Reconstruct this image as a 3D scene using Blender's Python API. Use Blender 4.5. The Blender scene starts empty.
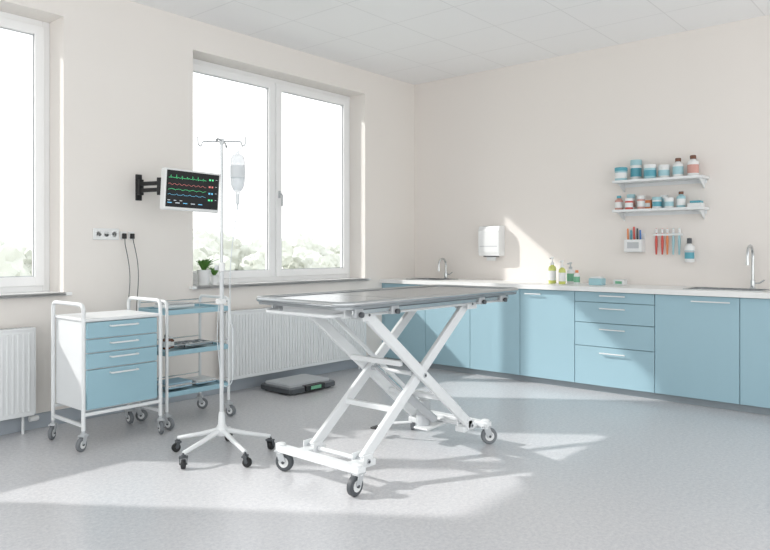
import bpy, bmesh, math, random
from mathutils import Vector, Matrix, noise
random.seed(4)
S = bpy.context.scene
S.view_settings.view_transform = 'Standard'

# ------------------------------------------------------------------ materials
def srgb(r, g, b):
    f = lambda c: (c/255/12.92) if c/255 <= .04045 else ((c/255+.055)/1.055)**2.4
    return (f(r), f(g), f(b), 1)

def mat(name, col, rough=.5, metal=0, var=.03, scale=8, bump=0, bscale=60, emit=0, trans=0, alpha=None, spec=.5):
    m = bpy.data.materials.new(name); m.use_nodes = True
    nt = m.node_tree; N = nt.nodes; L = nt.links
    p = N['Principled BSDF']
    tc = N.new('ShaderNodeTexCoord')
    nz = N.new('ShaderNodeTexNoise'); nz.inputs['Scale'].default_value = scale; nz.inputs['Detail'].default_value = 4
    L.new(tc.outputs['Object'], nz.inputs['Vector'])
    mx = N.new('ShaderNodeMix'); mx.data_type = 'RGBA'
    mx.inputs[6].default_value = tuple(max(0, c*(1-var)) for c in col[:3])+(1,)
    mx.inputs[7].default_value = tuple(min(1, c*(1+var)) for c in col[:3])+(1,)
    L.new(nz.outputs['Fac'], mx.inputs[0]); L.new(mx.outputs[2], p.inputs['Base Color'])
    p.inputs['Roughness'].default_value = rough; p.inputs['Metallic'].default_value = metal
    p.inputs['Specular IOR Level'].default_value = spec
    if bump:
        n2 = N.new('ShaderNodeTexNoise'); n2.inputs['Scale'].default_value = bscale
        L.new(tc.outputs['Object'], n2.inputs['Vector'])
        bp = N.new('ShaderNodeBump'); bp.inputs['Strength'].default_value = bump; bp.inputs['Distance'].default_value = .01
        L.new(n2.outputs['Fac'], bp.inputs['Height']); L.new(bp.outputs['Normal'], p.inputs['Normal'])
    if emit:
        p.inputs['Emission Color'].default_value = col; p.inputs['Emission Strength'].default_value = emit
    if trans: p.inputs['Transmission Weight'].default_value = trans
    if alpha is not None: p.inputs['Alpha'].default_value = alpha
    return m

WALL = mat('wall_paint', srgb(237,233,228), .85, var=.012, scale=1.5, bump=.05, bscale=120, spec=.2)
WALLR = mat('wall_paint_side', srgb(235,230,225), .85, var=.012, scale=1.5, bump=.05, bscale=120, spec=.2)
BASE = mat('baseboard_grey', srgb(170,178,186), .5)
FRAME = mat('pvc_white', srgb(246,247,247), .35, var=.01)
WHITE = mat('powder_white', srgb(230,233,234), .35, var=.01)
STAND = mat('stand_white', srgb(208,212,214), .3, var=.01)
PLAST = mat('plastic_white', srgb(232,234,234), .4, var=.01)
BLUE = mat('cabinet_blue', srgb(160,193,205), .42, var=.015, scale=3)
CBLUE = mat('cart_blue', srgb(153,190,203), .38, var=.015, scale=3)
DARKGAP = mat('carcass_shadow_grey', srgb(110,140,152), .7)
COUNTER = mat('counter_white', srgb(238,239,238), .3, var=.01)
STEEL = mat('steel', srgb(190,194,196), .25, metal=.9, var=.05, scale=20)
CHROME = mat('chrome', srgb(205,209,211), .12, metal=1, var=.01)
TOPST = mat('table_steel', srgb(152,157,161), .3, metal=.75, var=.04, scale=12)
TOPIN = mat('table_panel', srgb(180,185,188), .25, metal=.65, var=.03, scale=5)
BLACK = mat('black_plastic', srgb(28,29,31), .45, var=.1)
DGREY = mat('dark_grey', srgb(78,82,86), .5)
GREY = mat('grey_rubber', srgb(120,124,128), .55)
LGREY = mat('light_grey', srgb(190,194,197), .45)
KICK = mat('toe_kick', srgb(150,160,166), .6)
SCREEN = mat('screen_black', srgb(14,18,22), .5, var=.1)
RED = mat('red', srgb(205,82,72), .4); ORANGE = mat('orange', srgb(225,140,90), .4)
TEAL = mat('teal', srgb(90,165,182), .4); LTEAL = mat('light_teal', srgb(165,205,213), .45)
AMBER = mat('amber', srgb(110,70,50), .25); BLUEC = mat('blue_cap', srgb(70,120,190), .4)
YG = mat('yellow_green_soap', srgb(205,212,120), .25); GREEN = mat('green_soap', srgb(120,185,150), .3)
LEAF = mat('leaf', srgb(92,140,66), .5, var=.25, scale=30)
SOIL = mat('soil', srgb(70,55,45), .9)
PINK = mat('pink_box', srgb(210,160,150), .5)
CLOTH = mat('cloth_blue', srgb(170,202,218), .8)
EG = mat('trace_green', (.1,.75,.3,1), .5, emit=.6); ER = mat('trace_red', (.7,.22,.2,1), .5, emit=.45)
EC = mat('trace_cyan', (.15,.5,.75,1), .5, emit=.6)
EW = mat('trace_white', (.6,.65,.7,1), .5, emit=.4)
BAG = mat('iv_bag_film', srgb(226,232,236), .1, alpha=.5)
TUBE = mat('iv_tube', srgb(222,228,231), .2, alpha=.85)

def glassmat():
    m = bpy.data.materials.new('window_glass'); m.use_nodes = True
    nt = m.node_tree; N = nt.nodes; L = nt.links; N.clear()
    o = N.new('ShaderNodeOutputMaterial'); t = N.new('ShaderNodeBsdfTransparent'); g = N.new('ShaderNodeBsdfGlossy')
    g.inputs['Roughness'].default_value = .02
    f = N.new('ShaderNodeFresnel'); f.inputs['IOR'].default_value = 1.25
    mx = N.new('ShaderNodeMixShader')
    L.new(f.outputs[0], mx.inputs[0]); L.new(t.outputs[0], mx.inputs[1]); L.new(g.outputs[0], mx.inputs[2]); L.new(mx.outputs[0], o.inputs[0])
    return m
GLASS = glassmat()

def floormat():
    m = mat('vinyl_floor', srgb(218,218,219), .25, var=.02, scale=1.2, bump=.02, bscale=40)
    nt = m.node_tree; N = nt.nodes; L = nt.links; p = N['Principled BSDF']
    src = p.inputs['Base Color'].links[0].from_socket
    tc = N['Texture Coordinate']
    n = N.new('ShaderNodeTexNoise'); n.inputs['Scale'].default_value = 48; n.inputs['Detail'].default_value = 6; n.inputs['Roughness'].default_value=.85
    L.new(tc.outputs['Object'], n.inputs['Vector'])
    r = N.new('ShaderNodeValToRGB'); r.color_ramp.elements[0].position=.38; r.color_ramp.elements[1].position=.62
    r.color_ramp.elements[0].color=(.79,.80,.83,1); r.color_ramp.elements[1].color=(1.0,1.0,1.0,1)
    L.new(n.outputs['Fac'], r.inputs[0])
    mx = N.new('ShaderNodeMix'); mx.data_type='RGBA'; mx.blend_type='MULTIPLY'; mx.inputs[0].default_value=1
    L.new(src, mx.inputs[6]); L.new(r.outputs[0], mx.inputs[7]); L.new(mx.outputs[2], p.inputs['Base Color'])
    return m
FLOOR = floormat()

def ceilmat():
    m = mat('ceiling_tiles', srgb(245,245,245), .9, var=.01, bump=.1, bscale=150, spec=.1)
    nt = m.node_tree; N = nt.nodes; L = nt.links; p = N['Principled BSDF']
    tc = N['Texture Coordinate']
    b = N.new('ShaderNodeTexBrick'); b.offset=0; b.inputs['Scale'].default_value=1
    b.inputs['Brick Width'].default_value=.6; b.inputs['Row Height'].default_value=.6; b.inputs['Mortar Size'].default_value=.005
    c=srgb(247,247,247); b.inputs['Color1'].default_value=c; b.inputs['Color2'].default_value=c; b.inputs['Mortar'].default_value=srgb(234,234,234)
    L.new(tc.outputs['Object'], b.inputs['Vector']); L.new(b.outputs['Color'], p.inputs['Base Color'])
    return m
CEIL = ceilmat()

# ------------------------------------------------------------------ mesh builder
class B:
    def __init__(s): s.bm = bmesh.new(); s.mats = []
    def mi(s, m):
        if m not in s.mats: s.mats.append(m)
        return s.mats.index(m)
    def merge(s, t, m, smooth=False):
        i = s.mi(m)
        bmesh.ops.recalc_face_normals(t, faces=t.faces)
        for f in t.faces: f.material_index = i; f.smooth = smooth
        if smooth:
            for e in t.edges:
                if len(e.link_faces) == 2 and e.calc_face_angle(0) > math.radians(38): e.smooth = False
        me = bpy.data.meshes.new('t'); t.to_mesh(me); t.free(); s.bm.from_mesh(me); bpy.data.meshes.remove(me)
    def box(s, lo, hi, m, bev=0, seg=2, M=None):
        t = bmesh.new(); bmesh.ops.create_cube(t, size=1)
        lo=Vector(lo); hi=Vector(hi); c=(lo+hi)/2; d=hi-lo
        for v in t.verts: v.co = Vector((v.co.x*d.x, v.co.y*d.y, v.co.z*d.z))+c
        if bev: bmesh.ops.bevel(t, geom=t.edges[:], offset=bev, segments=seg, affect='EDGES', profile=.5)
        if M is not None: t.transform(M)
        s.merge(t, m)
    def beam(s, p1, p2, w, h, m, bev=.004, up=(0,0,1)):
        p1=Vector(p1); p2=Vector(p2); d=p2-p1; l=d.length; x=d.normalized(); y=Vector(up).cross(x)
        if y.length<1e-4: y=Vector((0,1,0))
        y.normalize(); z=x.cross(y)
        M=Matrix((x,y,z)).transposed().to_4x4(); M.translation=(p1+p2)/2
        s.box((-l/2,-w/2,-h/2),(l/2,w/2,h/2),m,bev,M=M)
    def tube(s, pts, r, m, n=12, cap=True):
        pts=[Vector(p) for p in pts]; t=bmesh.new(); rings=[]
        T0=(pts[1]-pts[0]).normalized(); a=Vector((0,0,1)) if abs(T0.z)<.9 else Vector((1,0,0))
        u=T0.cross(a).normalized(); prev=T0
        for i,p in enumerate(pts):
            if i==0: T=T0
            elif i==len(pts)-1: T=(pts[i]-pts[i-1]).normalized()
            else: T=((pts[i+1]-p).normalized()+(p-pts[i-1]).normalized()).normalized()
            q=prev.rotation_difference(T); u=(q@u); u=(u-T*u.dot(T)).normalized(); v=T.cross(u); prev=T
            rr=r[i] if isinstance(r,(list,tuple)) else r
            rings.append([t.verts.new(p+u*math.cos(2*math.pi*k/n)*rr+v*math.sin(2*math.pi*k/n)*rr) for k in range(n)])
        for a_,b_ in zip(rings,rings[1:]):
            for k in range(n): t.faces.new((a_[k],a_[(k+1)%n],b_[(k+1)%n],b_[k]))
        if cap: t.faces.new(rings[0][::-1]); t.faces.new(rings[-1])
        s.merge(t,m,True)
    def lathe(s, prof, m, c=(0,0,0), axis=(0,0,1), n=24):
        # prof: list of (r, h)
        t=bmesh.new(); rings=[]
        q=Vector((0,0,1)).rotation_difference(Vector(axis).normalized())
        for r,h in prof:
            if r<1e-6: rings.append([t.verts.new(q@Vector((0,0,h))+Vector(c))])
            else: rings.append([t.verts.new(q@Vector((r*math.cos(2*math.pi*k/n),r*math.sin(2*math.pi*k/n),h))+Vector(c)) for k in range(n)])
        for a_,b_ in zip(rings,rings[1:]):
            for k in range(n):
                k2=(k+1)%n
                if len(a_)==1 and len(b_)==1: continue
                if len(a_)==1: t.faces.new((a_[0],b_[k2],b_[k]))
                elif len(b_)==1: t.faces.new((a_[k],a_[k2],b_[0]))
                else: t.faces.new((a_[k],a_[k2],b_[k2],b_[k]))
        if len(rings[0])>1: t.faces.new(rings[0][::-1])
        if len(rings[-1])>1: t.faces.new(rings[-1])
        s.merge(t,m,True)
    def prism(s, pts, z0, z1, m, bev=0, M=None):
        t=bmesh.new(); a=[t.verts.new((x,y,z0)) for x,y in pts]; b=[t.verts.new((x,y,z1)) for x,y in pts]
        n=len(pts)
        t.faces.new(a[::-1]); t.faces.new(b)
        for i in range(n): t.faces.new((a[i],a[(i+1)%n],b[(i+1)%n],b[i]))
        if bev:
            es=[e for e in t.edges if abs(e.verts[0].co.z-e.verts[1].co.z)<1e-6]
            bmesh.ops.bevel(t,geom=es,offset=bev,segments=2,affect='EDGES',profile=.5)
        if M is not None: t.transform(M)
        s.merge(t,m)
    def ringprism(s, outer, inner, z0, z1, m):
        t=bmesh.new(); n=len(outer)
        O0=[t.verts.new((x,y,z0)) for x,y in outer]; O1=[t.verts.new((x,y,z1)) for x,y in outer]
        I0=[t.verts.new((x,y,z0)) for x,y in inner]; I1=[t.verts.new((x,y,z1)) for x,y in inner]
        for i in range(n):
            j=(i+1)%n
            t.faces.new((O0[i],O0[j],O1[j],O1[i])); t.faces.new((I0[j],I0[i],I1[i],I1[j]))
            t.faces.new((O1[i],O1[j],I1[j],I1[i])); t.faces.new((O0[j],O0[i],I0[i],I0[j]))
        s.merge(t,m)
    def caster(s, x, y, ztop, r, w=.024, ang=0, tyre=GREY, hub=PLAST, fork=LGREY):
        d=Vector((math.cos(ang),math.sin(ang),0)); ax=Vector((-d.y,d.x,0))
        c=Vector((x,y,0))+d*r*.45; c.z=r
        s.lathe([(r*.55,-w*.5),(r*.86,-w*.5),(r*.97,-w*.36),(r,0),(r*.97,w*.36),(r*.86,w*.5),(r*.55,w*.5)],tyre,c-ax*0,ax)
        s.lathe([(0,-w*.56),(r*.56,-w*.56),(r*.56,w*.56),(0,w*.56)],hub,c,ax)
        s.lathe([(0,-w*.85),(r*.16,-w*.85),(r*.16,w*.85),(0,w*.85)],DGREY,c,ax,12)
        for sg in (-1,1):
            o=ax*sg*w*.75
            s.beam(c+o, Vector((x,y,2*r+.008))+o, .004, r*.75, fork, .0015)
        s.beam(Vector((x,y,2*r+.008))-ax*w*.95, Vector((x,y,2*r+.008))+ax*w*.95, r*1.1, .01, fork, .002)
        s.lathe([(r*.45,2*r+.01),(r*.45,2*r+.02),(r*.25,2*r+.024),(r*.25,ztop)],fork,(x,y,0))
    def done(s, name, loc=None):
        me=bpy.data.meshes.new(name); s.bm.to_mesh(me); s.bm.free()
        for m in s.mats: me.materials.append(m)
        o=bpy.data.objects.new(name,me); S.collection.objects.link(o)
        bb=[v.co for v in me.vertices]
        lo=Vector((min(v.x for v in bb),min(v.y for v in bb),min(v.z for v in bb))); hi=Vector((max(v.x for v in bb),max(v.y for v in bb),0))
        if loc!='keep':
            c=Vector(((lo.x+hi.x)/2,(lo.y+hi.y)/2,lo.z)); me.transform(Matrix.Translation(-c)); o.location=c
        return o

def fillet(pts, rad, n=6):
    pts=[Vector(p) for p in pts]; out=[pts[0]]
    for i in range(1,len(pts)-1):
        a,b,c=pts[i-1],pts[i],pts[i+1]; d1=(a-b).normalized(); d2=(c-b).normalized()
        r=min(rad,(a-b).length*.49,(c-b).length*.49); p=b+d1*r; q=b+d2*r
        for k in range(n+1):
            t=k/n; out.append(p*(1-t)**2+b*2*t*(1-t)+q*t*t)
    out.append(pts[-1]); return out
def rrect(x0,y0,x1,y1,r,n=6):
    P=[]
    for cx,cy,a0 in ((x1-r,y1-r,0),(x0+r,y1-r,90),(x0+r,y0+r,180),(x1-r,y0+r,270)):
        for k in range(n+1):
            a=math.radians(a0+90*k/n); P.append((cx+r*math.cos(a),cy+r*math.sin(a)))
    return P

# ------------------------------------------------------------------ room shell
H=3.12; WT=.30
W2=(-2.96,-.85); W1=(-6.13,-4.02); ZB,ZT=.90,2.87
b=B(); b.box((-9,-7,-.1),(.2,WT,0),FLOOR); b.done('floor','keep')
b=B(); b.box((-9,-7,H),(.2,WT,H+.15),CEIL); b.done('ceiling','keep')
b=B()
b.box((-9,0,0),(0,WT,ZB),WALL); b.box((-9,0,ZT),(0,WT,H),WALL)
for x0,x1 in ((-9,W1[0]),(W1[1],W2[0]),(W2[1],0)): b.box((x0,0,ZB),(x1,WT,ZT),WALL)
b.done('wall_back','keep')
b=B(); b.box((0,-7,0),(.2,WT,H),WALLR); b.done('wall_right','keep')
b=B(); b.box((-9,-.016,0),(-.585,0,.10),BASE,.003); b.done('baseboard_back','keep')

def window(n,x0,x1):
    b=B(); ya,yb=.22,.28; f=.05; zb=ZB+.02; zt=ZT
    b.box((x0,ya,zb),(x0+f,yb,zt),FRAME,.004); b.box((x1-f,ya,zb),(x1,yb,zt),FRAME,.004)
    b.box((x0+f,ya,zb),(x1-f,yb,zb+f),FRAME,.004); b.box((x0+f,ya,zt-f),(x1-f,yb,zt),FRAME,.004)
    xm=(x0+x1)/2
    b.box((xm-.022,ya,zb+f),(xm+.022,yb,zt-f),FRAME,.004)
    for a,c in ((x0+f-.008,xm-.012),(xm+.012,x1-f+.008)):
        y0,y1=ya-.018,ya+.04; s=.068; z0=zb+f-.008; z1=zt-f+.008
        b.box((a,y0,z0),(a+s,y1,z1),FRAME,.006); b.box((c-s,y0,z0),(c,y1,z1),FRAME,.006)
        b.box((a+s-.005,y0,z0),(c-s+.005,y1,z0+s),FRAME,.006); b.box((a+s-.005,y0,z1-s),(c-s+.005,y1,z1),FRAME,.006)
        b.box((a+s-.006,ya+.012,z0+s-.006),(c-s+.006,ya+.02,z1-s+.006),GLASS)
        g=.006
        for q in ((a+s,z0+s,a+s+g,z1-s),(c-s-g,z0+s,c-s,z1-s),(a+s,z0+s,c-s,z0+s+g),(a+s,z1-s-g,c-s,z1-s)):
            b.box((q[0],ya+.004,q[1]),(q[2],ya+.012,q[3]),LGREY)
    hx=xm+.045
    b.box((hx-.012,ya-.028,1.72),(hx+.012,ya-.018,1.79),LGREY,.003)
    b.tube(fillet([(hx,ya-.028,1.755),(hx,ya-.062,1.755),(hx,ya-.062,1.64)],.015),.009,LGREY)
    return b.done('window_%d'%n,'keep')
window(1,*W1); window(2,*W2)
for i,(x0,x1) in enumerate((W1,W2)):
    b=B(); b.box((x0,-.05,ZB),(x1,.22,ZB+.022),FRAME,.004); b.box((x0-.04,-.05,ZB),(x1+.04,-.0,ZB+.022),FRAME,.004)
    b.done('window_sill','keep')

# ------------------------------------------------------------------ radiators
def radiator(x0,x1,z0=.12,z1=.70):
    b=B(); y0,y1=-.13,-.05
    b.box((x0,y0,z0),(x1,y0+.014,z1),WHITE,.004); b.box((x0,y1-.014,z0),(x1,y1,z1),WHITE,.004)
    n=int((x1-x0)/.034)
    for i in range(n):
        x=x0+.02+(x1-x0-.04)*(i+.5)/n
        b.box((x-.0085,y0-.007,z0+.03),(x+.0085,y0+.001,z1-.03),WHITE,.003,1)
    b.box((x0-.006,y0-.004,z1-.012),(x1+.006,y1,z1+.004),WHITE,.003)
    for i in range(int((x1-x0)/.03)):
        x=x0+.02+i*.03; b.box((x,y0+.02,z1+.0035),(x+.018,y1-.02,z1+.0055),LGREY)
    b.box((x0-.006,y0,z0+.01),(x0,y1,z1),WHITE); b.box((x1,y0,z0+.01),(x1+.006,y1,z1),WHITE)
    for x in (x0+.25,x1-.25): b.box((x-.02,y1,z0+.08),(x+.02,-.001,z1-.08),WHITE)
    b.tube(fillet([(x1-.06,-.09,z0+.01),(x1-.06,-.09,.06),(x1-.06,-.09,.0)],.01),.009,WHITE)
    b.lathe([(.018,0),(.018,.05),(.014,.06)],PLAST,(x1-.02,-.09,z0-.03),(1,0,0))
    return b.done('radiator')
radiator(-5.9,-4.27); radiator(-2.72,-.98)

# ------------------------------------------------------------------ base cabinets
XF=-.58; CT=.905; CB=.058
ys=[-.03,-.59,-1.14,-1.69,-2.23,-2.92,-3.55,-4.18,-4.81,-5.44]
b=B()
b.box((XF+.05,ys[-1],0),(XF+.07,ys[0],.06),KICK)
b.box((XF+.02,ys[-1],.06),(-.01,ys[0],.08),DARKGAP)
b.box((XF+.02,ys[-1],.06),(XF+.03,ys[0],.86),DARKGAP)
for y in ys: b.box((XF+.03,y-.009,.075),(-.012,y+.009,.70),DARKGAP)
g=.0025
for i,(a,c) in enumerate(zip(ys,ys[1:])):
    y1,y0=a-g,c+g
    if i==4:
        zs=[.862,.772,.595,.392,CB]
        for z1,z0 in zip(zs,zs[1:]):
            b.box((XF,y0,z0+g),(XF+.02,y1,z1-g),BLUE,.002)
            ym=(y0+y1)/2; zh=(z1-.032) if z1-z0<.15 else z1-.05
            b.tube([(XF-.028,ym-.11,zh),(XF-.028,ym+.11,zh)],.0055,PLAST)
            for s in (-.085,.085): b.tube([(XF-.028,ym+s,zh),(XF,ym+s,zh)],.004,PLAST)
    else:
        b.box((XF,y0,CB+g),(XF+.02,y1,.862-g),BLUE,.002)
        if i in (3,5,6,7): hy=(y1-.14) if i==3 else y0+.20
        elif i==0: hy=y0+.14
        else: hy=y1-.14
        L=.14 if i in (5,6,7) else .08; zh=.82
        b.tube([(XF-.028,hy-L,zh),(XF-.028,hy+L,zh)],.0055,PLAST)
        for s in (-L*.75,L*.75): b.tube([(XF-.028,hy+s,zh),(XF,hy+s,zh)],.004,PLAST)
b.box((XF,-.027,.0),(XF+.02,-.002,.862),BLUE)
b.done('base_cabinet','keep')

s1=(-.70,-.27); s2=(-3.68,-3.12); sx=(-.50,-.14)
b=B(); z0,z1=.865,CT
for ya,yb in ((-.001,s1[1]),(s1[0],s2[1]),(s2[0],-5.46)): b.box((-.62,yb,z0),(-.001,ya,z1),COUNTER)
for s in (s1,s2):
    b.box((-.62,s[0],z0),(sx[0],s[1],z1),COUNTER); b.box((sx[1],s[0],z0),(-.001,s[1],z1),COUNTER)
b.done('countertop','keep')
def sink(s):
    b=B(); o=rrect(sx[0]-.015,s[0]-.015,sx[1]+.015,s[1]+.015,.05); i=rrect(sx[0]+.012,s[0]+.012,sx[1]-.012,s[1]-.012,.045)
    b.ringprism(o,i,CT,CT+.006,STEEL)
    o2=rrect(sx[0]+.004,s[0]+.004,sx[1]-.004,s[1]-.004,.047)
    b.ringprism(o2,i,CT-.15,CT+.002,STEEL)
    b.prism(o2,CT-.155,CT-.148,STEEL)
    cy=(s[0]+s[1])/2; b.lathe([(.035,0),(.03,.004),(0,.004)],DGREY,(-.32,cy,CT-.148))
    b.done('sink')
sink(s1); sink(s2)
def faucet(y,h,reach,r=.011):
    b=B(); x=-.085
    b.lathe([(.026,0),(.026,.008),(.018,.014),(.018,.07),(.013,.075)],CHROME,(x,y,CT))
    pts=[(x,y,CT+.05),(x,y,CT+h-reach/2)]
    for k in range(1,11):
        a=math.pi*k/10; pts.append((x-reach/2+reach/2*math.cos(a),y,CT+h-reach/2+reach/2*math.sin(a)))
    pts.append((x-reach,y,CT+h-reach/2-.05)); b.tube(pts,r,CHROME)
    b.tube([(x,y,CT+.045),(x,y-.05,CT+.05),(x,y-.085,CT+.075)],.006,CHROME)
    b.lathe([(r*1.25,0),(r*1.25,.025)],CHROME,(x-reach,y,CT+h-reach/2-.07))
    b.done('faucet')
faucet(-.50,.22,.13); faucet(-3.53,.35,.17)

# ------------------------------------------------------------------ wall shelves
def shelf(z):
    b=B(); b.box((-.20,-3.18,z),(-.001,-2.41,z+.022),WHITE,.003)
    for y in (-3.14,-2.45):
        t=[(0,0),(-.16,0),(-.14,-.012),(-.012,-.075),(0,-.075)]
        M=Matrix(((1,0,0,-.001),(0,0,1,y-.004),(0,1,0,z),(0,0,0,1)))
        b.prism(t,0,.008,WHITE,M=M)
    b.box((-.012,-3.16,z-.03),(-.001,-2.43,z),WHITE)
    b.done('floating_shelf')
ZU,ZL=1.822,1.56
shelf(ZU); shelf(ZL)
def jar(x,y,z,r,h,body,lid,label=None,name='jar'):
    b=B(); b.lathe([(0,0),(r*.94,0),(r,.004),(r,h*.72),(r*.92,h*.76)],body,(x,y,z))
    b.lathe([(r*1.02,h*.74),(r*1.04,h*.76),(r*1.04,h*.97),(r*.98,h),(0,h)],lid,(x,y,z))
    if label: b.lathe([(r*1.012,h*.18),(r*1.012,h*.6)],label,(x,y,z))
    return b.done(name)
def bottle(x,y,z,r,h,body,cap,label=None,name='bottle'):
    b=B(); b.lathe([(0,0),(r*.93,0),(r,.005),(r,h*.62),(r*.9,h*.70),(r*.45,h*.78),(r*.42,h*.84)],body,(x,y,z))
    b.lathe([(r*.55,h*.82),(r*.55,h*.98),(r*.48,h),(0,h)],cap,(x,y,z))
    if label: b.lathe([(r*1.015,h*.15),(r*1.015,h*.55)],label,(x,y,z))
    return b.done(name)
def pump(x,y,z,r,h,body,cap,label=None):
    b=B(); b.lathe([(0,0),(r*.93,0),(r,.006),(r,h*.55),(r*.85,h*.63),(r*.4,h*.68),(r*.4,h*.74)],body,(x,y,z))
    b.lathe([(r*.5,h*.70),(r*.5,h*.79),(r*.2,h*.80),(r*.15,h*.93)],cap,(x,y,z))
    b.beam((x+.01,y+.008,z+h*.95),(x-.045,y+.008,z+h*.93),.014,.012,cap,.003)
    b.lathe([(r*.42,h*.93),(r*.42,h),(0,h)],cap,(x,y,z))
    if label: b.lathe([(r*1.015,h*.12),(r*1.015,h*.48)],label,(x,y,z))
    return b.done('pump_bottle')
def wy(px,x=-.1):
    rx=x+6.24; u=(px-385)/688
    return -4.88+(rx*.649-u*rx*.76)/(.76+.649*u)
zt=ZU+.022
jar(-.12,wy(621,-.12),zt,.054,.12,LTEAL,TEAL,PLAST); jar(-.06,wy(636,-.06),zt,.047,.185,PLAST,LTEAL,TEAL)
jar(-.13,wy(650,-.13),zt,.052,.125,LTEAL,PLAST,TEAL); jar(-.11,wy(664,-.11),zt,.046,.115,PLAST,PLAST,LTEAL)
bottle(-.11,wy(678,-.11),zt,.043,.165,PLAST,AMBER,LTEAL,'medicine_bottle'); bottle(-.10,wy(693),zt,.045,.18,PLAST,AMBER,PINK,'medicine_bottle')
zt=ZL+.022
bottle(-.11,wy(619,-.11),zt,.036,.13,PINK,TEAL,PLAST,'medicine_bottle'); jar(-.15,wy(629,-.15),zt,.034,.10,RED,PLAST,PLAST)
jar(-.06,wy(631,-.06),zt,.036,.14,PLAST,LTEAL,PINK); jar(-.11,wy(641,-.11),zt,.034,.12,PINK,PLAST,PLAST)
jar(-.12,wy(657,-.12),zt,.040,.10,PLAST,LTEAL,TEAL); jar(-.13,wy(669,-.13),zt,.037,.09,PLAST,PLAST,LTEAL)
jar(-.05,wy(664,-.05),zt,.034,.12,LTEAL,PLAST)
bottle(-.10,wy(681),zt,.037,.14,LTEAL,AMBER,PLAST,'medicine_bottle')
b=B(); b.box((-.15,wy(703),zt),(-.05,wy(689),zt+.035),PLAST,.004); b.box((-.14,wy(702),zt+.035),(-.06,wy(691),zt+.055),TEAL,.004); b.done('supply_box')
b=B(); b.box((-.09,wy(652,-.06),zt),(-.03,wy(645,-.06),zt+.08),ORANGE,.004); b.box((-.092,wy(652,-.06)+.008,zt+.02),(-.089,wy(645,-.06)-.008,zt+.055),PLAST); b.done('supply_box')

# wall organisers
b=B(); ya,yb=wy(643,-.06),wy(625,-.06)
b.box((-.012,ya,1.20),(-.001,yb,1.37),PLAST,.003); b.box((-.085,ya,1.20),(-.075,yb,1.315),PLAST,.003)
b.box((-.085,ya,1.20),(-.001,ya+.008,1.315),PLAST,.002); b.box((-.085,yb-.008,1.20),(-.001,yb,1.315),PLAST,.002); b.box((-.085,ya,1.20),(-.001,yb,1.21),PLAST,.002)
for k,m in enumerate((BLUEC,DGREY,RED,TEAL,ORANGE)):
    y=ya+.025+k*(yb-ya-.05)/4; b.tube([(-.045,y,1.212),(-.05+.006*(k%2),y+.004,1.40+.015*(k%3))],.008,m)
b.box((-.088,ya+.03,1.235),(-.0845,yb-.03,1.29),LGREY); b.done('pen_holder')
b=B(); ya,yb=wy(682,-.03),wy(653,-.03)
b.box((-.03,ya,1.345),(-.001,yb,1.365),PLAST,.003)
for px,m in ((656,RED),(662,RED),(667,ORANGE),(673,LTEAL),(679,LTEAL)):
    y=wy(px,-.03)
    b.tube([(-.022,y,1.41),(-.022,y,1.37),(-.024,y,1.30),(-.024,y,1.18)],[.005,.006,.012,.007],m)
    b.lathe([(.011,0),(.011,.03),(.006,.036)],PLAST,(-.022,y,1.37))
b.done('tool_rack')
y=wy(689,-.06)
b=B(); b.lathe([(0,0),(.036,0),(.038,.006),(.038,.125),(.03,.145),(.017,.155),(.017,.165)],PLAST,(-.05,y,1.115))
b.lathe([(.0385,.03),(.0385,.10)],TEAL,(-.05,y,1.115)); b.lathe([(.02,.16),(.02,.205),(0,.21)],DGREY,(-.05,y,1.115))
b.box((-.012,y-.03,1.12),(-.001,y+.03,1.26),PLAST,.002); b.ringprism([( -.05+.042*math.cos(a*.3142),y+.042*math.sin(a*.3142)) for a in range(20)],[( -.05+.038*math.cos(a*.3142),y+.038*math.sin(a*.3142)) for a in range(20)],1.20,1.212,LGREY)
b.done('disinfectant_bottle')

# paper towel dispenser
b=B(); y0,y1=-1.19,-.94
b.prism([(-.001,1.16),(-.11,1.16),(-.125,1.20),(-.125,1.42),(-.105,1.465),(-.001,1.475)],y0,y1,PLAST,.006,M=Matrix(((1,0,0,0),(0,0,1,0),(0,1,0,0),(0,0,0,1))))
b.box((-.1265,y0+.02,1.255),(-.1235,y1-.02,1.262),LGREY); b.box((-.10,y0+.05,1.148),(-.03,y1-.05,1.162),DGREY)
b.box((-.07,y0+.07,1.11),(-.064,y1-.07,1.16),PLAST)
b.done('paper_towel_dispenser')

# counter-top things
pump(-.27,-1.86,CT,.036,.25,YG,PLAST,PLAST); pump(-.33,-1.99,CT,.032,.22,YG,PLAST,PLAST); pump(-.22,-2.02,CT,.034,.20,PLAST,LGREY,GREEN)
bottle(-.30,-2.12,CT,.028,.13,PLAST,ORANGE,GREEN)
b=B(); b.box((-.34,-2.37,CT),(-.24,-2.25,CT+.06),LTEAL,.006); b.box((-.33,-2.36,CT+.06),(-.25,-2.26,CT+.075),PLAST,.005); b.done('supply_box')
b=B(); b.box((-.20,-2.52,CT),(-.12,-2.42,CT+.05),PLAST,.006); b.box((-.202,-2.50,CT+.012),(-.199,-2.44,CT+.036),GREEN); b.done('supply_box')

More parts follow.
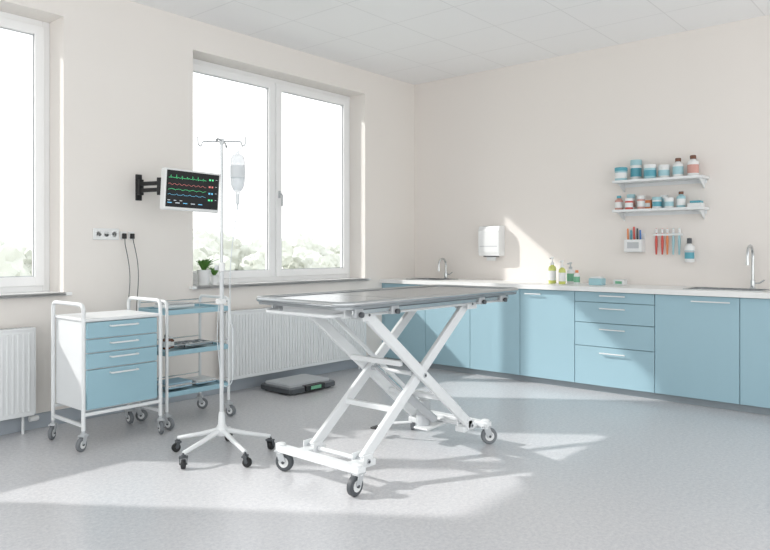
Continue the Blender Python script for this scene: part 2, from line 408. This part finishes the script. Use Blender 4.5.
# ------------------------------------------------------------------ wall electrics
b=B(); b.box((-3.81,-.012,1.295),(-3.61,-.001,1.38),PLAST,.004)
for x in (-3.77,-3.71,-3.65):
    b.lathe([(.023,0),(.023,.003),(.019,.003),(.018,-.006),(0,-.006)],PLAST,(x,-.012,1.337),(0,-1,0))
    for s in (-.007,.007): b.lathe([(.003,.0035),(.003,.005)],DGREY,(x+s,-.012,1.337),(0,-1,0),8)
b.done('power_outlet')
for x,xe in ((-3.575,-3.55),(-3.51,-3.47)):
    b=B(); b.box((x-.024,-.01,1.30),(x+.024,-.001,1.36),PLAST,.003); b.box((x-.014,-.035,1.305),(x+.014,-.01,1.345),BLACK,.004)
    pts=[(x,-.03,1.31)]
    for k in range(1,13):
        t=k/12; pts.append((x+(xe-x)*t+.012*math.sin(t*5+x*9),-.03-.03*math.sin(t*3.1),1.31-t*.58))
    b.tube(pts,.003,DGREY,8); b.done('power_cable')

# ------------------------------------------------------------------ monitor on arm
b=B(); x=-3.45
b.box((x-.025,-.016,1.60),(x+.025,-.001,1.80),BLACK,.004)
b.box((x-.02,-.05,1.64),(x+.02,-.016,1.76),BLACK,.004)
for z in (1.675,1.725):
    b.beam((x,-.04,z),(x+.05,-.22,z),.025,.03,BLACK); b.beam((x+.05,-.22,z-.0),(x+.13,-.36,z),.025,.03,BLACK)
b.lathe([(.02,0),(.02,.13)],BLACK,(x+.05,-.22,1.635)); b.lathe([(.018,0),(.018,.12)],BLACK,(x+.13,-.37,1.64))
b.box((x+.09,-.405,1.61),(x+.19,-.385,1.72),BLACK,.004)
mx,my,mz=-3.27,-.45,1.66
R=Matrix.Translation((mx,my,mz))@Matrix.Rotation(math.radians(4),4,'X')@Matrix.Rotation(math.radians(1),4,'Y')
b.box((-.24,-.012,-.152),(.24,.045,.152),PLAST,.010,M=R)
b.box((-.225,-.0135,-.128),(.225,-.011,.138),SCREEN,M=R)
def trace(z,x0,x1,m,f,r=.0011):
    pts=[]
    n=110
    for k in range(n+1):
        t=k/n; pts.append(R@Vector((x0+(x1-x0)*t,-.0145,z+f(t))))
    b.tube(pts,r,m,5)
ecg=lambda t:(lambda u: .024*math.exp(-((u-.4)/.035)**2)-.008*math.exp(-((u-.47)/.03)**2)+.004*math.exp(-((u-.7)/.07)**2))((t*7)%1)
trace(.085,-.21,.11,EG,ecg); trace(.038,-.21,.11,ER,lambda t:.005*math.sin(t*50)); trace(.0,-.21,.11,EG,lambda t:.008*abs(math.sin(t*17))-.004)
trace(-.04,-.21,.11,EC,lambda t:.007*max(0,math.sin(t*36)))
for k in range(5):
    b.box((-.21+.065*k,-.0148,-.100),(-.175+.065*k,-.0138,-.094),EW if k%2 else EC,M=R)
for k in range(3): b.box((-.21+.05*k,-.0148,-.082),(-.19+.05*k,-.0138,-.077),EW,M=R)
for z,m in ((.088,EG),(.035,ER),(-.015,EC),(-.065,EG)):
    for k,w in ((0,.016),(1,.013)):
        b.box((.135+.026*k,-.0148,z),(.135+.026*k+w,-.0138,z+.013),m,M=R)
    b.box((.195,-.0148,z+.008),(.208,-.0138,z+.011),EW,M=R)
b.done('patient_monitor')

# ------------------------------------------------------------------ potted plants on sill
def plant(x,y,r,h,lh,n):
    z=ZB+.022; b=B()
    b.lathe([(0,0),(r*.75,0),(r*.98,h*.95),(r*1.03,h*.95),(r*1.03,h),(r*.93,h),(r*.9,h*.85),(0,h*.85)],PLAST,(x,y,z))
    b.lathe([(r*.89,h*.86),(0,h*.88)],SOIL,(x,y,z))
    for k in range(n):
        a=k*2.4; R0=r*(.15+.5*random.random()); l=lh*(.6+.5*random.random()); lean=.35+.5*random.random()
        p0=Vector((x+R0*.4*math.cos(a),y+R0*.4*math.sin(a),z+h*.86)); d=Vector((math.cos(a),math.sin(a),0)); sd=Vector((-d.y,d.x,0))
        t=bmesh.new(); L=[];Rr=[];C=[]
        for j in range(7):
            u=j/6; c=p0+d*(lean*l*u*u)+Vector((0,0,l*(u-.28*u*u))); w=.018*math.sin(math.pi*min(1,u*.93+.05))+.001
            L.append(t.verts.new(c+sd*w+Vector((0,0,.004)))); Rr.append(t.verts.new(c-sd*w+Vector((0,0,.004)))); C.append(t.verts.new(c))
        for j in range(6):
            t.faces.new((L[j],L[j+1],C[j+1],C[j])); t.faces.new((C[j],C[j+1],Rr[j+1],Rr[j]))
        b.merge(t,LEAF,True)
    b.done('potted_plant')
plant(-2.82,.05,.058,.13,.15,22); plant(-2.68,.10,.04,.08,.10,16)

# ------------------------------------------------------------------ drawer cart
b=B(); x0,x1,y0,y1=-4.235,-3.745,-.77,-.36; zb,zt=.23,.80
b.box((x0,y0+.02,zb),(x1,y1,zt-.02),WHITE,.005)
b.box((x0-.01,y0-.008,zt-.02),(x1+.01,y1+.01,zt),WHITE,.006)
zs=[.778,.672,.585,.485,.236]
for z1,z0 in zip(zs,zs[1:]):
    b.box((x0+.008,y0,z0+.004),(x1-.008,y0+.022,z1-.004),CBLUE,.003)
    zh=z1-.032; xm=(x0+x1)/2
    b.tube(fillet([(xm-.09,y0,zh),(xm-.09,y0-.026,zh),(xm+.09,y0-.026,zh),(xm+.09,y0,zh)],.008,3),.0055,WHITE,8)
t=.0125
for x in (x0-.016,x1+.016):
    b.tube(fillet([(x,y0+.0,.12),(x,y0+.0,.885),(x,y1,.885),(x,y1,.12)],.045),t,WHITE,14)
    b.beam((x,y0,.15),(x,y1,.15),.02,.02,WHITE)
for y in (y0,y1): b.beam((x0-.016,y+.0,.215),(x1+.016,y,.215),.02,.02,WHITE)
for x in (x0-.016,x1+.016):
    for y,a in ((y0,3.6),(y1,3.9)): b.caster(x,y,.125,.042,ang=a+(.8 if x>-4 else 0))
b.done('drawer_cart')

# ------------------------------------------------------------------ shelf trolley
b=B(); x0,x1,y0,y1=-3.65,-3.14,-.72,-.36
for x in (x0,x1):
    b.tube(fillet([(x,y0,.12),(x,y0,.87),(x,y1,.87),(x,y1,.12)],.04),.011,WHITE,14)
for z in (.22,.50,.78):
    b.box((x0+.006,y0-.0,z),(x1-.006,y1,z+.012),CBLUE,.002)
    for (a,c) in (((x0,y0),(x1,y0)),((x0,y1),(x1,y1)),((x0,y0),(x0,y1)),((x1,y0),(x1,y1))):
        b.beam((a[0],a[1],z+.012),(c[0],c[1],z+.012),.012,.034,CBLUE)
    for y in (y0,y1): b.tube([(x0,y,z+.065),(x1,y,z+.065)],.004,CHROME,8)
for x in (x0,x1):
    for y in (y0,y1): b.caster(x,y,.125,.042,ang=5.0+(.5 if y>-.5 else 0))
b.done('shelf_trolley')
def folded(x,y,z,w,d,n,m,name):
    b=B()
    for k in range(n): b.box((x-w/2+.002*k,y-d/2+.003*(k%2),z+k*.014),(x+w/2-.003*(k%2),y+d/2,z+k*.014+.013),m if k%2==0 else PLAST,.005)
    b.done(name)
folded(-3.50,-.56,.251,.20,.18,3,CLOTH,'folded_towel'); folded(-3.27,-.55,.251,.17,.17,2,CLOTH,'folded_towel')
bottle(-3.59,-.62,.531,.026,.10,AMBER,BLACK,PLAST,'medicine_bottle'); bottle(-3.53,-.58,.531,.022,.08,AMBER,PLAST,PLAST,'medicine_bottle')
b=B(); b.box((-3.46,-.64,.531),(-3.22,-.46,.537),STEEL,.002)
for q in ((-3.46,-.64,-3.22,-.634),(-3.46,-.466,-3.22,-.46),(-3.46,-.64,-3.454,-.46),(-3.226,-.64,-3.22,-.46)): b.box((q[0],q[1],.531),(q[2],q[3],.552),STEEL)
for k in range(5): b.tube([(-3.44+.045*k,-.61,.541),(-3.42+.045*k,-.49,.541)],.004,DGREY if k%2 else CHROME,8)
b.done('instrument_tray')
b=B(); b.box((-3.60,-.62,.811),(-3.36,-.46,.835),PLAST,.008); b.box((-3.59,-.61,.835),(-3.37,-.47,.843),LGREY,.004); b.done('storage_tray')

# ------------------------------------------------------------------ IV stand
b=B(); cx,cy=-3.76,-1.485; Rv=Vector((.649,-.76,0))
for k in range(5):
    a=math.radians(188+72*k); d=Vector((math.cos(a),math.sin(a),0)); c=Vector((cx,cy,0))
    p=c+d*.29
    b.tube([c+d*.02+Vector((0,0,.15)),c+d*.14+Vector((0,0,.118)),p+Vector((0,0,.085))],[.017,.014,.012],WHITE,12)
    b.caster(p.x,p.y,.085,.027,w=.026,ang=a+.8,tyre=BLACK,hub=BLACK,fork=DGREY)
b.lathe([(0,.12),(.03,.12),(.034,.14),(.034,.165),(.022,.185),(.018,.25),(.0135,.26)],WHITE,(cx,cy,0))
b.tube([(cx,cy,.24),(cx,cy,1.12)],.0125,STAND,16)
b.lathe([(.0125,0),(.019,.004),(.019,.05),(.012,.056)],PLAST,(cx,cy,1.09))
b.lathe([(.006,0),(.006,.02),(.015,.022),(.015,.04),(0,.042)],STAND,(cx,cy,1.115),-Rv)
b.tube([(cx,cy,1.1),(cx,cy,1.86)],.0085,STEEL,12)
b.lathe([(.014,0),(.014,.03),(0,.034)],STAND,(cx,cy,1.85))
c=Vector((cx,cy,0))
for s in (-1,1):
    b.tube(fillet([c+Vector((0,0,1.865)),c+Rv*s*.115+Vector((0,0,1.865)),c+Rv*s*.122+Vector((0,0,1.835)),c+Rv*s*.14+Vector((0,0,1.845)),c+Rv*s*.143+Vector((0,0,1.895))],.012,4),.0042,STEEL,8)
n90=Vector((.76,.649,0))
for s in (-1,1): b.tube(fillet([c+Vector((0,0,1.868)),c+n90*s*.10+Vector((0,0,1.868)),c+n90*s*.115+Vector((0,0,1.84)),c+n90*s*.13+Vector((0,0,1.86))],.012,4),.0042,STEEL,8)
b.box((cx-.03,cy-.02,.9),(cx+.02,cy+.02,.93),PLAST,.004)
b.done('iv_stand')
b=B(); p=c+Rv*.095
b.tube(fillet([c+Rv*.122+Vector((0,0,1.835)),p+Rv*.012+Vector((0,0,1.82)),p+Rv*.006+Vector((0,0,1.805))],.005,3),.003,PLAST,6)
b.lathe([(.010,.262),(.012,.255),(.012,.245),(.030,.238),(.040,.222),(.043,.20),(.043,.085),(.040,.06),(.026,.03),(.014,.018),(.012,0),(0,0)],BAG,(p.x,p.y,1.545))
b.lathe([(.0405,.15),(.0405,.085),(.0378,.061),(.024,.032),(.0,.024)],mat('saline',srgb(215,226,233),.1,alpha=.35),(p.x,p.y,1.545))
b.lathe([(.0437,.105),(.0437,.175)],mat('iv_label',srgb(222,227,230),.5,alpha=.8),(p.x,p.y,1.545))
b.lathe([(.005,0),(.005,.03),(.011,.034),(.011,.085),(.006,.09)],TUBE,(p.x,p.y,1.46))
pts=[p+Vector((0,0,1.47))]
for k in range(1,41):
    t_=k/40; pts.append(p+Rv*(-.03*math.sin(t_*3.1)*(1 if t_<.7 else .6)+ -.03*t_)+n90*.0-n90*.03*math.sin(t_*6)+Vector((0,0,1.47-t_*1.01)))
q=pts[-1]
for k in range(1,15):
    a=math.pi*k/14; pts.append(q+Rv*(-.035+.035*math.cos(a))-Vector((0,0,.05*math.sin(a)))-n90*.012)
pts.append(c-Rv*.02-n90*.03+Vector((0,0,.7))); pts.append(c-Rv*.012-n90*.022+Vector((0,0,.92)))
b.tube(pts,.0028,TUBE,6); b.done('iv_bag')

# ------------------------------------------------------------------ veterinary scissor-lift table
b=B(); X0,X1,Y0,Y1=-3.88,-2.19,-2.60,-1.93
zt=.965
b.ringprism(rrect(X0,Y0,X1,Y1,.07),rrect(X0+.045,Y0+.045,X1-.045,Y1-.045,.04),zt-.035,zt,TOPST)
b.prism(rrect(X0+.03,Y0+.03,X1-.03,Y1-.03,.045),zt-.03,zt-.012,DGREY)
xs=-3.38
b.prism(rrect(X0+.055,Y0+.055,xs-.006,Y1-.055,.025),zt-.014,zt-.004,TOPIN,.003)
b.prism(rrect(xs+.006,Y0+.055,X1-.055,Y1-.055,.025),zt-.014,zt-.004,TOPIN,.003)
P=rrect(X0,Y0,X1,Y1,.07,8); P.append(P[0]); b.tube([(x,y,zt-.008) for x,y in P],.014,STEEL,10,False)
# under-frame
ya,yb=-2.47,-2.10
for y in (ya-.03,yb+.03): b.beam((X0+.10,y,.905),(X1-.10,y,.905),.035,.05,WHITE)
for x in (X0+.12,-3.1,X1-.12): b.beam((x,ya-.03,.905),(x,yb+.03,.905),.04,.04,WHITE)
for y,s in ((Y0+.035,-1),(Y1-.035,1)):
    b.beam((X0+.10,y,.912),(X1-.10,y,.912),.012,.026,STEEL)
    for x in (X0+.14,X0+.42,-2.62,X1-.18):
        b.box((x-.03,y-.015,.885),(x+.03,y+.015,.932),LGREY,.005)
        b.lathe([(.007,0),(.007,.02),(.014,.022),(.014,.036),(0,.038)],DGREY,(x,y,.9),(0,s,0),14)
b.tube(fillet([(X0+.10,-2.02,.90),(X0+.01,-2.02,.895),(X0+.01,-2.5,.895),(X0+.10,-2.5,.90)],.03),.010,WHITE)
# scissor arms
xl,xr=-3.60,-2.64; zlo,zhi=.13,.885
def arm(p,q,yy,w=.028,h=.060,m=WHITE):
    p=Vector((p[0],yy,p[1])); q=Vector((q[0],yy,q[1])); b.beam(p,q,w,h,m,.006)
for y in (ya,yb):
    o=-.030 if y==ya else .030
    arm((xl,zhi),(xr,zlo),y+o); arm((xr,zhi),(xl,zlo),y)
    # parallel stabiliser links beside the main arms
    arm((xl+.11,zhi-.02),(xr-.02,zlo+.09),y-o*.95,.014,.028)
    for p_,q_ in ((xl,zhi),(xr,zhi),(xl,zlo),(xr,zlo),((xl+xr)/2,(zhi+zlo)/2)):
        b.tube([(p_,y-.048,q_),(p_,y+.048,q_)],.014,LGREY,14); b.tube([(p_,y-.052,q_),(p_,y+.052,q_)],.007,DGREY,10)
for p_,q_ in ((xl,zhi),(xr,zhi),(xl,zlo),(xr,zlo),((xl+xr)/2,(zhi+zlo)/2)):
    b.tube([(p_,ya,q_),(p_,yb,q_)],.013,WHITE,14)
b.beam((xl+(xr-xl)*.72,ya-.02,zhi+(zlo-zhi)*.72),(xl+(xr-xl)*.72,yb+.02,zhi+(zlo-zhi)*.72),.04,.03,WHITE)
b.beam((xr+(xl-xr)*.72,ya,zhi+(zlo-zhi)*.72),(xr+(xl-xr)*.72,yb,zhi+(zlo-zhi)*.72),.03,.03,WHITE)
for y in (ya,yb):
    for x in (xl,xr): b.box((x-.05,y-.05,zhi-.03),(x+.05,y-.042,.905),WHITE,.003); b.box((x-.05,y+.042,zhi-.03),(x+.05,y+.05,.905),WHITE,.003)
    for x,s in ((xl,-1),(xr,1)):
        b.beam((x+s*.12,y,.118),(x-s*.07,y,.112),.07,.035,WHITE,.006)
        b.box((x-.035,y-.044,.11),(x+.035,y-.036,.165),WHITE,.003); b.box((x-.035,y+.036,.11),(x+.035,y+.044,.165),WHITE,.003)
for x in (-3.72,-2.54):
    b.beam((x,-2.58,.125),(x,-1.97,.125),.06,.035,WHITE,.007)
for x,y,a in ((-3.72,-1.97,3.9+1.2),(-3.72,-2.55,4.1-.9),(-2.54,-2.55,5.6),(-2.54,-1.97,3.8)):
    b.lathe([(.028,.10),(.028,.15),(.02,.155),(0,.155)],WHITE,(x,y,0))
    b.caster(x,y,.12,.052,w=.032,ang=a,tyre=GREY if x>-3 else DGREY,hub=PLAST,fork=LGREY)
b.tube([(-2.72,-2.28,.15),(-3.02,-2.28,.36)],.026,LGREY,18); b.tube([(-3.02,-2.28,.36),(-3.28,-2.28,.56)],.013,CHROME,14)
b.beam((-3.28,ya,.56+.03),(-3.28,yb,.56+.03),.03,.03,WHITE)
b.lathe([(0,0),(.04,0),(.045,.006),(.045,.15),(.035,.165),(0,.165)],LGREY,(-2.75,-2.22,.10))
b.beam((-2.54,-2.25,.115),(-2.82,-2.25,.10),.11,.014,WHITE)
b.tube(fillet([(-2.78,-2.15,.12),(-2.85,-2.0,.10),(-2.85,-1.93,.07)],.03),.008,WHITE); b.box((-2.90,-1.95,.058),(-2.80,-1.90,.07),BLACK,.004)
b.done('veterinary_scissor_lift_table')

# ------------------------------------------------------------------ floor scale
b=B(); x0,x1,y0,y1=-2.40,-1.86,-.57,-.16
b.prism(rrect(x0,y0,x1,y1,.03),.016,.052,DGREY,.006)
b.prism(rrect(x0+.006,y0+.006,x1-.006,y1-.006,.028),.050,.060,GREY,.003)
b.prism(rrect(x0+.035,y0+.045,x1-.035,y1-.03,.02),.058,.080,LGREY,.005)
b.prism(rrect(x0+.06,y0+.07,x1-.06,y1-.055,.02),.079,.083,LGREY,.001)
for x in (x0+.05,x1-.05):
    for y in (y0+.05,y1-.05): b.lathe([(.02,0),(.02,.02)],DGREY,(x,y,0))
b.box((-2.24,y0-.022,.020),(-2.02,y0+.04,.066),BLACK,.006); b.box((-2.19,y0-.024,.030),(-2.07,y0-.021,.058),GREEN); b.done('floor_scale')

# ------------------------------------------------------------------ outside
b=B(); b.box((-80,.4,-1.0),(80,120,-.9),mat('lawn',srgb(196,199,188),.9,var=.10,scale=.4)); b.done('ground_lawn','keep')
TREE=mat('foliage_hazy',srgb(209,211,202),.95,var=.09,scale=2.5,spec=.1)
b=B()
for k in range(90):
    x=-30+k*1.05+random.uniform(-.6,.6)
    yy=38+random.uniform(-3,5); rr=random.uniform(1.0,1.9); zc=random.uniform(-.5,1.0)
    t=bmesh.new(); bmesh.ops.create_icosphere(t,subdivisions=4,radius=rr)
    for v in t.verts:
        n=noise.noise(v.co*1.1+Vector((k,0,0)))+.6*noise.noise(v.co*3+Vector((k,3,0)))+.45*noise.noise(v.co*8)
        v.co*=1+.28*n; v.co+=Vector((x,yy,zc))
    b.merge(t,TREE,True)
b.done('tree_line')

# ------------------------------------------------------------------ light
w=bpy.data.worlds.new('sky'); S.world=w; w.use_nodes=True
bg=w.node_tree.nodes['Background']; N=w.node_tree.nodes; L=w.node_tree.links
tc=N.new('ShaderNodeTexCoord'); sp=N.new('ShaderNodeSeparateXYZ'); rp=N.new('ShaderNodeValToRGB')
L.new(tc.outputs['Generated'],sp.inputs[0]); L.new(sp.outputs['Z'],rp.inputs[0]); L.new(rp.outputs[0],bg.inputs[0])
rp.color_ramp.elements[0].position=0; rp.color_ramp.elements[0].color=(1,.993,.98,1)
rp.color_ramp.elements[1].position=.8; rp.color_ramp.elements[1].color=(.9,.95,1,1)
bg.inputs[1].default_value=1.82
sd=bpy.data.lights.new('sun','SUN'); sd.energy=3.3; sd.angle=math.radians(1.3); sd.color=(1,.975,.945)
so=bpy.data.objects.new('sun',sd); S.collection.objects.link(so)
so.rotation_euler=Vector((.87,-1.22,-1)).to_track_quat('-Z','Y').to_euler(); so.location=(-6,8,9)

# ------------------------------------------------------------------ camera
cd=bpy.data.cameras.new('camera'); co=bpy.data.objects.new('camera',cd); S.collection.objects.link(co)
co.location=(-6.24,-4.88,1.22); co.rotation_euler=(math.pi/2,0,math.radians(40.5-90))
cd.lens=36*688/770; cd.sensor_width=36; cd.shift_y=-25/770; cd.clip_start=.05; cd.clip_end=500
S.camera=co
